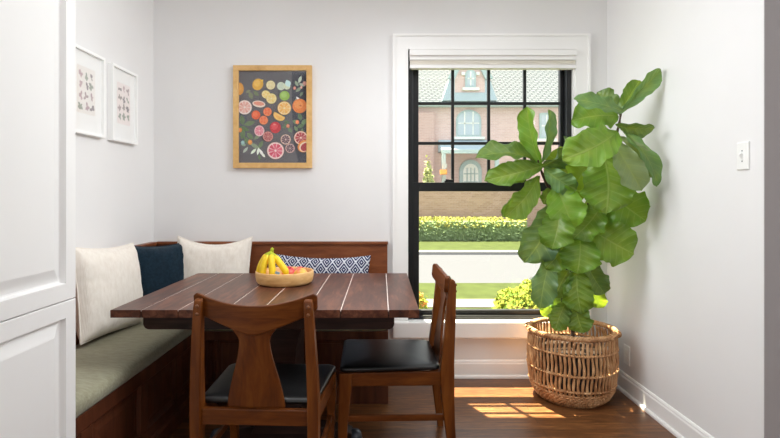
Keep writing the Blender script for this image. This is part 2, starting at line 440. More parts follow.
nobj('backrest', B().box(LEFT+.034, BE+.0, BACK-.034, BACK-.003, SEAT, BT-.02), 'bench_wood', bevel=.002)
nobj('backrest_cap', B().box(LEFT+.034, BE+.004, BACK-.046, BACK-.003, BT-.02, BT), 'bench_wood', bevel=.004)
nobj('backrest', B().box(LEFT+.003, LEFT+.034, CY1+.003, BACK-.003, SEAT, BT-.02), 'bench_wood', bevel=.002)
nobj('backrest_cap', B().box(LEFT+.003, LEFT+.046, CY1+.003, BACK-.047, BT-.02, BT), 'bench_wood', bevel=.004)

def cushion(name, x0, x1, y0, y1, z0, z1, mat, label, cat, lip=.03, wob=.004, group=None):
    cx, cy = (x0+x1)/2, (y0+y1)/2
    b = B(); r = lip
    prof = [(.02,0),(.0,.012)]
    NS = 72
    def outline(ins):
        pts = []; rr = max(.012, .045-ins)
        X0, X1, Y0, Y1 = x0+ins, x1-ins, y0+ins, y1-ins
        for (ox, oy, a0) in ((X1-rr,Y1-rr,0),(X0+rr,Y1-rr,90),(X0+rr,Y0+rr,180),(X1-rr,Y0+rr,270)):
            for k in range(6): a = math.radians(a0+k*18); pts.append((ox+rr*math.cos(a), oy+rr*math.sin(a)))
        out = []
        for i in range(len(pts)):
            p, q = Vector(pts[i]), Vector(pts[(i+1) % len(pts)])
            n = max(1, int((q-p).length/.035))
            for t in range(n): out.append(tuple(p.lerp(q, t/n)))
        return out
    H = z1-z0; base = outline(0); c = Vector((cx, cy))
    rings = []
    steps = [(.012,0),(0,.18),(-.004,.5),(.0,.75),(.012,.92),(.032,1.0),(.07,1.05),(.14,1.1),(.2,1.13)]
    hw = min(x1-x0, y1-y0)/2
    for ins, t in steps:
        ring = []
        for (px, py) in base:
            # move inward toward the nearest medial line
            mx = min(max(px, x0+hw), x1-hw); my = min(max(py, y0+hw), y1-hw)
            d = Vector((mx-px, my-py)); L = d.length or 1
            f = min(.96, ins/hw)
            nx, ny = px+d.x*f, py+d.y*f
            z = z0+H*t + wob*(noise.noise(Vector((nx*5,ny*5,t)))*(1 if t > .3 else .2)) + (.6*wob*noise.noise(Vector((nx*14,ny*14,3))) if t > .8 else 0)
            ring.append((nx-cx, ny-cy, z-z0))
        rings.append(ring)
    b.loft(rings)
    o = obj(name, b, mat, None, smooth=True); o.location = (cx, cy, z0)
    return tag(o, label, cat, group)
cushion('bench_cushion', LEFT+.037, BF+.012, CY1+.01, BACK-.037, SEAT+.001, SEAT+.076, 'green_cloth', 'sage green seat cushion on the left run of the corner bench', 'cushion', wob=.006)
cushion('bench_cushion', BF+.024, BE, RF-.012, BACK-.037, SEAT+.001, SEAT+.076, 'green_cloth', 'sage green seat cushion on the back run of bench, behind the table', 'cushion')

# ------------------------------------------------------------------ pillows
def pillow_mesh(w, h, t, seed=0, n=40, flange=0, sag=.05, wr=.006):
    """stands in XZ, faces -Y, bottom at z=0"""
    b = B(); res = {}
    def pt(u, v, s):
        a, c = 2*u-1, 2*v-1
        x = w/2*a*(1-.055*(1-c*c)); z = h/2*c*(1-.05*(1-a*a))
        z += -sag*h*(1-a*a)*max(0, c)**2*.5
        f = (max(0, (1-a**4)*(1-c**4)))**.55
        nz = noise.noise(Vector((x*7+seed, z*7, s*3+seed)))*.5+noise.noise(Vector((x*16+seed, z*9, s*5)))*.35
        edge = (abs(a)**3+abs(c)**3)
        y = s*(t/2*f) + wr*nz*f*1.6 + wr*1.3*noise.noise(Vector((x*26, z*26, seed)))*edge*f
        return (x, y, z+h/2)
    b.grid(lambda u, v: pt(u, v, -1), n, n); b.grid(lambda u, v: pt(u, v, 1), n, n, flip=True)
    return b
def seam(w, h, seed, sag=.05, r=.004):
    pts = []
    N_ = 36
    for side in range(4):
        for k in range(N_):
            q = -1+2*k/N_
            a, c = ((q,-1),(1,q),(-q,1),(-1,-q))[side]
            x = w/2*a*(1-.055*(1-c*c)); z = h/2*c*(1-.05*(1-a*a)) - sag*h*(1-a*a)*max(0,c)**2*.5
            pts.append((x, .003*noise.noise(Vector((x*20,z*20,seed))), z+h/2))
    return B().tube(pts, r, 6, closed=True)
def pillow(loc, rz, tilt, w, h, t, mat, label, seed, roll=0, sag=.05, smat=None, **kw):
    b = pillow_mesh(w, h, t, seed, sag=sag, **kw)
    o = obj('throw_pillow', b, mat, None, smooth=True)
    o.location = loc; o.rotation_euler = (-tilt, roll, rz); o.rotation_mode = 'XYZ'
    tag(o, label, 'pillow')
    obj('piping', seam(w, h, seed, sag), smat or mat, o, smooth=True)
    return o
ZS = SEAT+.076
# big cream pillow leaning on the left wall (faces +X): rz = +90deg turns -Y to +X
pillow((-1.39, 2.705, ZS+.012), math.radians(85), math.radians(8), .525, .46, .165, 'linen_cream', 'large cream linen pillow on the left bench beside the white cabinet', 3, sag=.04, wr=.008, roll=math.radians(3))
pillow((-1.342, 3.215, ZS-.002), math.radians(50), math.radians(9), .385, .435, .14, 'navy_cloth', 'dark navy blue square pillow in the corner of the bench', 9, sag=.05)
pillow((-1.085, 3.315, ZS), math.radians(6), math.radians(12), .475, .47, .15, 'linen_cream', 'cream linen pillow against the back of the bench, beside the navy pillow', 15, roll=math.radians(1), sag=.2, wr=.008)

def scallop_mat():
    a = N('indigo_scallop'); tc = a.n('ShaderNodeTexCoord'); sp = a.n('ShaderNodeSeparateXYZ'); a.l(tc.outputs['Object'], sp.inputs[0])
    u = a.math('MULTIPLY', sp.outputs[0], 1/.074); v = a.math('MULTIPLY', sp.outputs[2], 1/.05)
    row = a.math('FLOOR', v); fv = a.math('FRACT', v)
    uo = a.math('ADD', u, a.math('MULTIPLY', a.math('MODULO', a.math('ABSOLUTE', row), 2), .5))
    p = a.math('MULTIPLY', a.math('ABSOLUTE', a.math('SUBTRACT', a.math('FRACT', uo), .5)), 2)      # 0 centre .. 1 edge
    d = a.math('ADD', p, fv)                                              # peaked scale; 1 on its outline
    inside = a.math('LESS_THAN', d, 1.0)
    d2 = a.math('ADD', a.math('SUBTRACT', 1, p), fv)
    dd = a.math('ADD', a.math('MULTIPLY', inside, d), a.math('MULTIPLY', a.math('SUBTRACT', 1, inside), a.math('SUBTRACT', a.math('ADD', d, 0), 1)))
    st = a.math('LESS_THAN', a.math('FRACT', a.math('ADD', a.math('MULTIPLY', dd, 2.3), .1)), .32)
    dot = a.math('LESS_THAN', a.math('ADD', a.math('SUBTRACT', 1, p), a.math('ABSOLUTE', fv)), .22)
    f = a.math('MAXIMUM', st, dot)
    a.set(a.mix(f, srgb(30,40,80), srgb(214,218,228)), .95, spec=.1); M['indigo_scallop'] = a.m
scallop_mat()
pillow((-.39, 3.335, ZS), math.radians(-1), math.radians(12), .63, .345, .13, 'indigo_scallop', 'long navy and white scale pattern lumbar pillow behind the fruit bowl', 22, roll=math.radians(.8), sag=.10, n=48)

# ------------------------------------------------------------------ table
TY0, TY1 = 2.144, 3.165; TX0, TX1 = (110.3-CX)*2.144/F, (419.2-CX)*2.144/F; TZ = .76
TCX, TCY = (TX0+TX1)/2, (TY0+TY1)/2
table = empty('dining_table', (TCX, TCY, 0), 0, 'dark walnut plank-top pedestal dining table in front of the corner bench', 'table')
def tobj(name, b, mats, parent=table, **kw):
    b.v = [tuple(Vector(p)-Vector((TCX, TCY, 0))) for p in b.v]; return obj(name, b, mats, parent, **kw)
lines = [(x-CX)*2.144/F for x in (141,178,225,261.3,306.6,340.6,388.5)]
ed = [TX0]+lines+[TX1]
b = B(); g = .002
for i in range(len(ed)-1):
    x0 = ed[i]+(g if i else 0); x1 = ed[i+1]-(g if i < len(ed)-2 else 0)
    c = .002
    sec = [(x0,TZ-.032),(x1,TZ-.032),(x1,TZ-c),(x1-c,TZ),(x0+c,TZ),(x0,TZ-c)]
    b.prism(sec, 'y', TY0, TY1, 0)
for x in lines: b.box(x-g+.0002, x+g-.0002, TY0+.003, TY1-.003, TZ-.007, TZ-.0018, 1)
flat('groove_glint', srgb(238,224,216), .35, .5, .05)  # pale strips that paint in the light reflected along the plank grooves
tobj('tabletop', b, ['table_wood', 'groove_glint'])
AZ0, AZ1 = .665, .7275
ax0, ax1 = (143-CX)*2.2/F, (394.3-CX)*2.2/F
def rr_poly(x0, x1, y0, y1, r):
    return [(x0+r+(-r)*math.cos(a), 0) for a in (0,)]
ap = []
for (ox, oz, a0) in ((ax1-.02, AZ1-.0005, None), (ax0+.02, AZ1-.0005, None)): pass
ap = [(ax0, AZ1-.0005)] + [(ax0+.025-.025*math.cos(t), AZ0+.025-.025*math.sin(t)) for t in [i*PI/12 for i in range(7)]] + \
     [(ax1-.025+.025*math.sin(t), AZ0+.025-.025*math.cos(t)) for t in [i*PI/12 for i in range(7)]] + [(ax1, AZ1-.0005)]
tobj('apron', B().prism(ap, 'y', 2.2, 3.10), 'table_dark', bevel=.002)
prof = [(.145,.085),(.128,.13),(.10,.2),(.080,.28),(.070,.36),(.066,.43),(.070,.49),(.082,.55),(.10,.605),(.115,.663)]
poly = [(TCX+w, z) for w, z in prof]+[(TCX-w, z) for w, z in reversed(prof)]
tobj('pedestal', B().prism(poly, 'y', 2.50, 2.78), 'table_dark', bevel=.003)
b = B()
fp = [(TCX-.33,.012),(TCX+.33,.012),(TCX+.335,.045),(TCX+.30,.062),(TCX+.15,.085),(TCX-.15,.085),(TCX-.30,.062),(TCX-.335,.045)]
tobj('foot', b.prism(fp, 'y', 2.585, 2.675), 'table_dark', bevel=.004)
for sgn in (-1, 1):
    q = B().lathe([(0.001,0),(.036,0),(.040,.008),(.036,.030),(.026,.046),(.001,.052)], 20, (TCX+sgn*.345, 2.63, 0))
    tobj('foot_cap', q, 'metal_dark', smooth=True)

# ------------------------------------------------------------------ dining chairs
def make_chair():
    root = empty('dining_chair', (0,0,0), 0, 'x', 'chair')
    for s in (-1, 1):
        secs = [(0,.222*s,-.032,.028,.032),(.2,.217*s,-.012,.034,.046),(.33,.214*s,-.003,.039,.058),(.42,.2135*s,.0,.040,.064),(.47,.2135*s,-.001,.040,.060),
                (.6,.210*s,-.012,.038,.048),(.75,.203*s,-.022,.034,.040),(.82,.1995*s,-.025,.032,.036),(.843,.198*s,-.024,.030,.030),(.852,.198*s,-.021,.026,.018)]
        p = obj('rear_post', B().rects(secs), 'chair_wood', root, bevel=.004)
        bl = []
        for z in (.797, .826):
            q = B().lathe([(.001,0),(.0065,0),(.0065,.003),(.004,.0055),(.001,.006)], 12)
            q.v = [(.200*s+x, -.0245-.0185-zz+ .001, z+y) for x, y, zz in q.v]
            obj('bolt', q, 'brass_bolt', p, smooth=True)
        obj('front_leg', B().rects([(0,.214*s,.476,.028,.034),(.22,.218*s,.468,.034,.044),(.375,.222*s,.458,.040,.056),(.4395,.222*s,.456,.040,.058)]), 'chair_wood', root, bevel=.004)
        # side rail and side stretcher
        def bar(y0, y1, xa, xb, z0, z1, w):
            return B().loft([[(x-w/2,y,z0),(x+w/2,y,z0),(x+w/2,y,z1),(x-w/2,y,z1)] for x, y in ((xa*s,y0),(xb*s,y1))])
        obj('side_rail', bar(.030,.428,.2145,.2235,.381,.4395,.026), 'chair_rail_wood', root, bevel=.003)
        obj('side_stretcher', bar(-.010,.448,.2165,.217,.218,.246,.016), 'chair_rail_wood', root, bevel=.003)
    obj('rear_rail', B().box(-.194,.194,-.013,.013,.381,.4395), 'chair_rail_wood', root, bevel=.003)
    obj('front_rail', B().box(-.203,.203,.446,.470,.381,.4395), 'chair_rail_wood', root, bevel=.003)
    # seat pad
    b = B(); rings = []
    def plan(ins):
        pts = []; xr, xf, y0, y1 = .216-ins, .235-ins, .034+ins, .480-ins; r = max(.012, .03-ins*.3)
        for (cx, cy, a0) in ((xf-r,y1-r,0),(-xf+r,y1-r,90),(-xr+r,y0+r,180),(xr-r,y0+r,270)):
            for k in range(7): a = math.radians(a0+k*15); pts.append((cx+r*math.cos(a), cy+r*math.sin(a)))
        return pts
    for ins, z in ((.010,.4402),(.0,.444),(-.004,.452),(-.002,.460),(.006,.4645),(.02,.4675),(.05,.470),(.10,.472),(.15,.473)):
        rings.append([(x, y, z+.0015*noise.noise(Vector((x*12,y*12,z)))) for x, y in plan(ins)])
    obj('seat_pad', b.loft(rings), 'black_leather', root, smooth=True)
    # crest rail: curved board, dipped top
    b = B(); th = .019
    def crest(s, t, k):
        x = .2265*s
        a = abs(s)
        top = .829+.047*(a**2.0) - (.016*max(0,(a-.93)/.07)**2)
        bot = .716+.088*(1-(1-min(a,1)*.98)**1.25)**1.0 if a > .0 else .716
        bot = .718 + .082*min(1, (a*a/(a*.9+.1))) + .012*max(0,(a-.93)/.07)**2
        z = bot+(top-bot)*t
        y = .006-(z-.72)*.10 - .044*(1-a*a) + k*th
        return (x, y, z)
    NU, NT = 36, 8
    f0 = lambda u, v: crest(2*u-1, v, 0); f1 = lambda u, v: crest(2*u-1, v, 1)
    ring = []
    for i in range(NU+1):
        s = 2*i/NU-1
        ring.append([crest(s,t/NT,0) for t in range(NT+1)]+[crest(s,t/NT,1) for t in range(NT,-1,-1)])
    obj('crest_rail', b.loft(ring), 'chair_rail_wood', root, bevel=.004)
    # splat
    b = B(); rings = []
    for z, hw in ((.4398,.107),(.47,.1035),(.51,.096),(.55,.086),(.59,.075),(.63,.065),(.665,.058),(.695,.0555),(.712,.060),(.727,.070),(.738,.080),(.75,.079),(.765,.06)):
        k = (z-.44)/.32
        y = .004-.012*k-.024*math.sin(k*PI*.5)*k
        row = []
        n = 8
        fr = [(hw*(2*i/n-1), y+.004+.004*(1-(2*i/n-1)**2)*-1) for i in range(n+1)]
        row = [(x, yy, z) for x, yy in fr]+[(x, yy+.013, z) for x, yy in reversed(fr)]
        rings.append(row)
    obj('back_splat', b.loft(rings), 'chair_wood', root, bevel=.003)
    return root
ch = make_chair()
ch.location = (-.4675, 1.935, 0); ch.rotation_euler.z = math.radians(-2.5); ch.scale = (1.025, .93, 1)
tag(ch, 'walnut chair with black seat at the front of table, its back to us', group=None)
c2 = copy_tree(ch)
c2.location = (.292, 2.565, 0); c2.rotation_euler.z = math.radians(91.5)
c2.scale = (1, 1, 1)
tag(c2, 'walnut chair with black seat at the right end of table, seen side-on')

# ------------------------------------------------------------------ fruit bowl
bc = Vector((-.518, 2.80, TZ+.0006))
bowl = obj('fruit_bowl', B().lathe([(.001,0),(.128,0),(.142,.006),(.150,.018),(.154,.04),(.155,.066),(.153,.069),(.147,.069),(.145,.064),(.143,.03),(.134,.016),(.115,.011),(.001,.010)], 56), 'bowl_wood', None, smooth=True)
bowl.location = bc; tag(bowl, 'round light wooden bowl holding bananas and apples on the table', 'bowl')
bun = empty('banana_bunch', bc+Vector((-.070,-.035,.075)), 0, 'bunch of yellow bananas standing stem-up in the wooden bowl', 'bananas')
stem_top = Vector((.006, .0, .098))
def banana(tip, bulge, name='banana'):
    p0 = stem_top; p3 = Vector(tip); p1 = p0+Vector(bulge)*.9+Vector((0,0,-.015)); p2 = p3+Vector(bulge)+Vector((0,0,.03))
    pts, rad = [], []
    n = 16
    for i in range(n+1):
        t = i/n
        pts.append(p0*(1-t)**3+p1*3*t*(1-t)**2+p2*3*t*t*(1-t)+p3*t**3)
        rad.append(0.0055+.0125*min(1, max(0,(t-.08)/.22))*(1-max(0,(t-.72)/.28)**2*.85) if t > .08 else .0055)
    b = B(); b.tube(pts, rad, 10)
    nfaces = len(b.f)
    for k in range(n*10):
        ring = k//10
        b.mi[k] = 1 if ring < 4 else (2 if ring >= n-1 else 0)
    b.mi[-1] = 2
    return obj(name, b, ['banana_skin','banana_green','banana_tip'], bun, smooth=True)
banana((-.052,.0,-.050), (-.030,-.006,.01))
banana((-.022,-.036,-.052), (-.022,-.036,.01))
banana((.026,-.046,-.050), (.004,-.044,.01))
banana((.088,-.034,-.020), (.020,-.022,-.012))
st = B().tube([stem_top+Vector((0,0,-.012)), stem_top+Vector((.002,.002,.012)), stem_top+Vector((.008,.004,.020))], [.012,.009,.007], 8)
obj('stem', st, 'banana_green', bun, smooth=True)
lb = B().box(-.012,.012,-.0015,.0015,-.007,.007); lbo = obj('sticker', lb, 'sticker_blue', bun); lbo.location = (.052,-.073,-.004); lbo.rotation_euler = (.3,.4,.3)
def apple(pos, r, mat, label, tilt):
    prof = []
    for i in range(17):
        a = PI*i/16; rr = r*math.sin(a)*(1+.06*math.cos(a)); z = -r*.92*math.cos(a)
        if i > 13: z -= r*.16*((i-13)/3)**1.5
        if i < 2: z += r*.08*(2-i)/2
        prof.append((max(rr,.0008), z))
    root = obj('apple', B().lathe(prof, 24), mat, None, smooth=True)
    root.location = pos; root.rotation_euler = tilt; tag(root, label, 'apple')
    obj('stem', B().tube([(0,0,r*.62),(.002,0,r*.85),(.006,0,r*1.02)], [.0014,.0014,.002], 6), 'banana_tip', root)
apple(bc+Vector((.014,.035,.052)), .037, 'apple_red', 'red apple in the wooden bowl, next to the bananas', (.5,.3,0))
apple(bc+Vector((.088,-.018,.050)), .038, 'apple_yellow', 'yellow and red apple at the right side of wooden bowl', (-.5,.5,1))
apple(bc+Vector((.072,.080,.048)), .033, 'apple_red', 'dark red apple at the back of wooden bowl, mostly hidden', (.2,-.7,2))

# ------------------------------------------------------------------ citrus print on the back wall
px0, px1, py0, py1 = 234.2, 312.3, 66.2, 168.3
pic = empty('framed_citrus_print', ((bx(px0)+bx(px1))/2, BACK-.001, bz(py1)), 0, 'oak framed print of colourful cut citrus fruit on dark grey, on back wall', 'framed picture')
PW, PH = bx(px1)-bx(px0), bz(py0)-bz(py1)
fwid = .036
b = B()
b.box(-PW/2, -PW/2+fwid, -.030, 0, 0, PH); b.box(PW/2-fwid, PW/2, -.030, 0, 0, PH)
b.box(-PW/2+fwid, PW/2-fwid, -.030, 0, 0, fwid); b.box(-PW/2+fwid, PW/2-fwid, -.030, 0, PH-fwid, PH)
obj('frame', b, 'oak_frame', pic, bevel=.002)
pal = {}
def pm(c):
    k = 'ink_%d_%d_%d' % c
    if k not in M: flat(k, srgb(*c), .85, .1, .06, 60)
    if k not in pal: pal[k] = len(pal)
    return pal[k]
b = B(); layer = [0]
iw, ih = PW-2*fwid+.01, PH-2*fwid+.01
def PP(cx, cy):   # crop coordinates -> local x,z on the print
    x = 230+cx/7.546; y = 60+cy/7.546
    X, Z = bx(x)-(bx(px0)+bx(px1))/2, bz(y)-bz(py1)
    return X, Z
def clampP(X, Z):
    return min(max(X, -iw/2+.004), iw/2-.004), min(max(Z, fwid), PH-fwid)
def dpoly(pts, c):
    layer[0] += 1; y = -.010-layer[0]*.00002
    b.add([(*clampP(*PP(px,py))[:1], y, clampP(*PP(px,py))[1]) for px, py in pts], [tuple(range(len(pts)))], pm(c))
def ell(cx, cy, rx, ry, c, rot=0, a0=0, a1=360, n=28):
    pts = []
    full = a1-a0 >= 360
    m = n if full else n+1
    for i in range(m):
        a = math.radians(a0+(a1-a0)*i/n); x, y = rx*math.cos(a), ry*math.sin(a)
        pts.append((cx+x*math.cos(rot)-y*math.sin(rot), cy+x*math.sin(rot)+y*math.cos(rot)))
    dpoly(pts, c)
def slice_(cx, cy, r, rind, pith, flesh, light, ry=None, rot=0):
    k = (ry or r)/r
    ell(cx, cy, r, r*k, rind, rot); ell(cx, cy, r*.92, r*.92*k, pith, rot)
    for i in range(9):
        a = i*40+6
        ell(cx, cy, r*.82, r*.82*k, flesh if i % 2 else light, rot, a, a+34, 6)
        # wedge needs its centre
        layer[0] += 1
        y = -.010-layer[0]*.00002
        p = []
        for t in (a, a+34):
            x_, y_ = r*.82*math.cos(math.radians(t)), r*.82*k*math.sin(math.radians(t))
            p.append((cx+x_*math.cos(rot)-y_*math.sin(rot), cy+x_*math.sin(rot)+y_*math.cos(rot)))
        dpoly([(cx,cy), p[0], p[1]], flesh if i % 2 else light)
    ell(cx, cy, r*.14, r*.14*k, pith, rot, n=10)
def fruit(cx, cy, rx, ry, c, hi, rot=0):
    ell(cx, cy, rx, ry, c, rot); ell(cx-rx*.15, cy-ry*.18, rx*.6, ry*.58, hi, rot, n=20)
def leafp(cx, cy, L, w, c, ang):
    c = tuple(min(255, int(q*1.2)) for q in c)
    ang = math.radians(ang); pts = []
    for i in range(9): t = i/8; pts.append((L*(t-.5), w*math.sin(PI*t)))
    for i in range(7,0,-1): t = i/8; pts.append((L*(t-.5), -w*math.sin(PI*t)))
    dpoly([(cx+x*math.cos(ang)-y*math.sin(ang), cy+x*math.sin(ang)+y*math.cos(ang)) for x, y in pts], c)
bg = (98,96,101)
b.add([(-iw/2,-.010,fwid-.005),(iw/2,-.010,fwid-.005),(iw/2,-.010,PH-fwid+.005),(-iw/2,-.010,PH-fwid+.005)], [(0,1,2,3)], pm(bg))
dpoly([(470,80),(592,80),(592,780),(520,780),(485,640),(470,400)], (58,60,72))
dpoly([(66,400),(130,400),(130,640),(66,640)], (88,90,104))
# foliage
for (x,y,L,w,c,a) in ((160,270,60,14,(104,112,84),70),(200,255,55,12,(96,108,78),40),(140,240,40,9,(112,118,90),-30),
    (95,455,80,17,(84,104,74),80),(150,480,90,15,(92,112,78),-15),(110,520,90,15,(78,100,66),20),(100,560,80,16,(84,106,70),100),(155,575,70,14,(92,112,78),45),
    (130,610,80,14,(86,108,74),60),(210,580,70,11,(112,128,100),-40),(190,650,90,12,(120,134,108),30),(235,640,70,12,(92,110,78),-60),(180,690,60,9,(196,206,190),-45),(240,700,70,9,(212,218,206),60),(215,690,60,8,(200,208,196),100),(225,735,40,8,(90,112,76),80),(255,720,40,8,(206,212,200),50),
    (120,680,60,9,(150,162,150),-50),(105,640,40,10,(120,140,120),10),
    (505,180,50,10,(128,142,120),60),(530,150,60,10,(168,178,160),110),(520,225,60,10,(118,132,112),-40),(545,190,50,9,(150,160,146),20),(515,300,50,10,(226,228,222),60),(500,310,40,8,(118,130,110),100),(540,260,40,9,(96,112,90),-60),
    (500,470,60,14,(92,116,84),20),(530,430,60,14,(80,104,76),70),(560,470,60,14,(96,120,86),-50),(535,500,60,13,(78,100,70),-20),(500,520,50,10,(96,116,84),60),(545,540,50,10,(84,106,74),100),(420,500,60,14,(82,100,78),-30),(455,530,50,12,(92,112,86),50),(430,470,50,11,(76,96,72),10)):
    leafp(x, y, L, w*1.2, c, a)
for (x,y,r,c) in ((490,215,11,(222,150,130)),(565,180,15,(214,162,150)),(540,210,9,(226,170,150)),(155,622,17,(232,152,70)),(80,530,15,(226,142,80)),(510,470,14,(232,132,80)),(440,500,13,(214,130,100)),(100,625,14,(150,190,190))):
    fruit(x, y, r, r*1.15, c, tuple(min(255, q+18) for q in c))
fruit(75,220,32,47,(224,160,74),(232,178,92))
fruit(213,187,40,45,(226,172,62),(238,194,92),.5); leafp(247,158,18,8,(226,172,62),-45)
slice_(310,192,34,(226,206,120),(240,232,200),(226,210,150),(234,220,168))
slice_(388,200,31,(196,210,178),(222,230,212),(196,210,190),(206,220,200)); slice_(432,200,26,(206,216,170),(226,232,206),(206,216,186),(216,224,196)); leafp(440,180,60,22,(170,196,196),65)
slice_(275,263,33,(230,200,90),(242,232,196),(236,204,110),(240,214,134),30,.5); slice_(316,294,39,(234,204,96),(242,232,190),(234,206,120),(240,216,140))
fruit(415,273,38,36,(150,188,84),(172,206,112))
slice_(115,360,54,(232,208,196),(244,234,228),(228,168,156),(234,184,172))
ell(222,335,49,25,(240,222,206),.15); ell(222,332,40,15,(226,150,128),.15)
slice_(413,366,51,(236,176,72),(246,228,186),(238,178,86),(242,192,112))
fruit(529,350,55,54,(226,128,58),(234,150,80)); ell(535,348,8,6,(196,100,44))
fruit(200,418,33,34,(228,98,58),(238,124,80)); slice_(287,393,32,(232,110,60),(240,160,110),(232,104,60),(238,128,84)); slice_(258,457,33,(232,110,60),(240,160,110),(232,108,64),(238,132,88))
ell(375,425,46,34,(240,190,90),.5,-20,200); ell(375,425,38,27,(240,200,120),.5,-15,195); ell(375,430,30,18,(236,180,88),.5,-10,190)
fruit(346,512,41,43,(204,52,62),(222,84,92)); ell(340,490,9,6,(232,150,140))
slice_(226,537,38,(232,190,190),(240,214,214),(224,120,140),(230,142,158),41); slice_(291,580,38,(206,120,110),(222,170,160),(170,84,88),(184,104,104))
slice_(424,602,38,(222,180,150),(236,216,206),(92,60,76),(108,74,88)); slice_(457,668,35,(206,150,140),(226,200,196),(88,60,72),(104,74,86))
slice_(348,686,64,(236,200,190),(246,226,222),(216,84,110),(224,108,130))
slice_(538,590,51,(232,180,150),(244,222,206),(172,48,58),(190,72,78)); ell(566,652,54,44,(232,150,70),-.5); ell(570,656,46,36,(240,216,190),-.5); ell(573,659,38,29,(176,56,60),-.5)
keys = [k for k, _ in sorted(pal.items(), key=lambda z: z[1])]
obj('print', b, keys, pic)
def pglass():
    a = N('picture_glass'); t = a.n('ShaderNodeBsdfTransparent'); g = a.n('ShaderNodeBsdfGlossy'); g.inputs['Roughness'].default_value = .08
    mx = a.n('ShaderNodeMixShader'); mx.inputs[0].default_value = .045
    a.l(t.outputs[0], mx.inputs[1]); a.l(g.outputs[0], mx.inputs[2]); a.l(mx.outputs[0], a.out.inputs[0]); M['picture_glass'] = a.m
pglass()
obj('glass_pane', B().box(-iw/2+.001, iw/2-.001, -.026, -.024, fwid-.004, PH-fwid+.004), 'picture_glass', pic)

# ------------------------------------------------------------------ two white framed botanicals on the left wall
def botanical(y0, y1, z0, z1, seed, label, tint):
    rnd = random.Random(seed)
    root = empty('framed_botanical_print', (LEFT+.001, (y0+y1)/2, z0), 0, label, 'framed picture')
    w, h = y1-y0, z1-z0; t = .032; fr = .016
    b = B()
    b.box(0,t,-w/2,-w/2+fr,0,h); b.box(0,t,w/2-fr,w/2,0,h); b.box(0,t,-w/2+fr,w/2-fr,0,fr); b.box(0,t,-w/2+fr,w/2-fr,h-fr,h)
    obj('frame', b, 'frame_white', root, bevel=.0015)
    obj('mat_board', B().box(.002,.016,-w/2+fr,w/2-fr,fr,h-fr), 'frame_white', root)
    flat('paper_%d' % seed, srgb(*tint), .9, .1, .01)
    cols = ((176,168,164),(190,176,176),(172,176,166),(200,180,184),(166,158,160))
    for c in cols: pm_k = 'sprig_%d_%d_%d' % c; (pm_k in M) or flat(pm_k, srgb(*c), .9, .1, .1)
    b = B(); pw, ph = w*.52, h*.55; c0 = h*.52
    b.add([(.0165,-pw/2,c0-ph/2),(.0165,pw/2,c0-ph/2),(.0165,pw/2,c0+ph/2),(.0165,-pw/2,c0+ph/2)], [(0,1,2,3)], 0)
    ly = 0
    for r in range(4):
        for c in range(3):
            yc = (c-1)*pw*.29+rnd.uniform(-.006,.006); zc_ = c0+(1.5-r)*ph*.22+rnd.uniform(-.006,.006); m = 1+rnd.randrange(len(cols))
            for k in range(6):
                a = rnd.uniform(0,2*PI); L = rnd.uniform(.015,.026); wd = L*.3; ly += 1
                ca, sa = math.cos(a), math.sin(a); pts = []
                for q in range(8):
                    tt = 2*PI*q/8; uu, vv = L*.5*(1+math.cos(tt))*1.0, wd*math.sin(tt)
                    pts.append((.0168+ly*.000015, yc+uu*ca-vv*sa, zc_+uu*sa+vv*ca))
                b.add(pts, [tuple(range(8))], m)
    obj('print', b, ['paper_%d' % seed]+['sprig_%d_%d_%d' % c for c in cols], root)
    obj('glass_pane', B().box(.024,.0255,-w/2+fr-.002,w/2-fr+.002,fr-.002,h-fr+.002), 'picture_glass', root)
botanical(2.53, 2.853, 1.546, 1.985, 4, 'white framed botanical print on left wall, nearer the white cabinet', (240,236,232))
botanical(2.93, 3.235, 1.546, 1.983, 5, 'white framed pinkish botanical print on left wall, nearer the room corner', (242,234,232))

# ------------------------------------------------------------------ light switch and outlet on the right wall
def plate(name, yc, zc, w, h, label, cat):
    root = empty(name, (RIGHT-.0008, yc, zc), 0, label, cat)
    obj('cover_plate', B().nested(lambda a, c, d: (-.007+d, -w/2+a, -h/2+c), w, h, [(0,.007),(0,.002),(.004,0),(.02,0)]), 'plastic_white', root)
    return root
dy = RIGHT*F/(744-CX)
s = plate('light_switch', dy, 1.23-(156-CY)*dy/F, .072, .117, 'white light switch plate on the right wall', 'light switch')
obj('toggle', B().rects([(-.012,0,0,.001,.001),(-.011,-.008,0,.008,.009),(.006,-.014,0,.012,.009),(.012,-.012,0,.004,.008)]), 'plastic_white', s)
for zq in (.022,-.022):
    q = B().lathe([(.0005,0),(.003,0),(.003,.001),(.0005,.0012)], 10)
    q.v = [(-.0072-z, x, y+zq) for x, y, z in q.v]
    obj('screw', q, 'metal_dark', s)
dy = RIGHT*F/(627.5-CX)
s = plate('wall_outlet', dy, 1.23-(355-CY)*dy/F, .075, .118, 'white outlet plate low on the right wall, behind the basket', 'outlet')
for z in (-.02,.02):
    f = B().box(-.009,-.007,-.017,.017,z-.014,z+.014); obj('socket', f, 'plastic_white', s, bevel=.002)

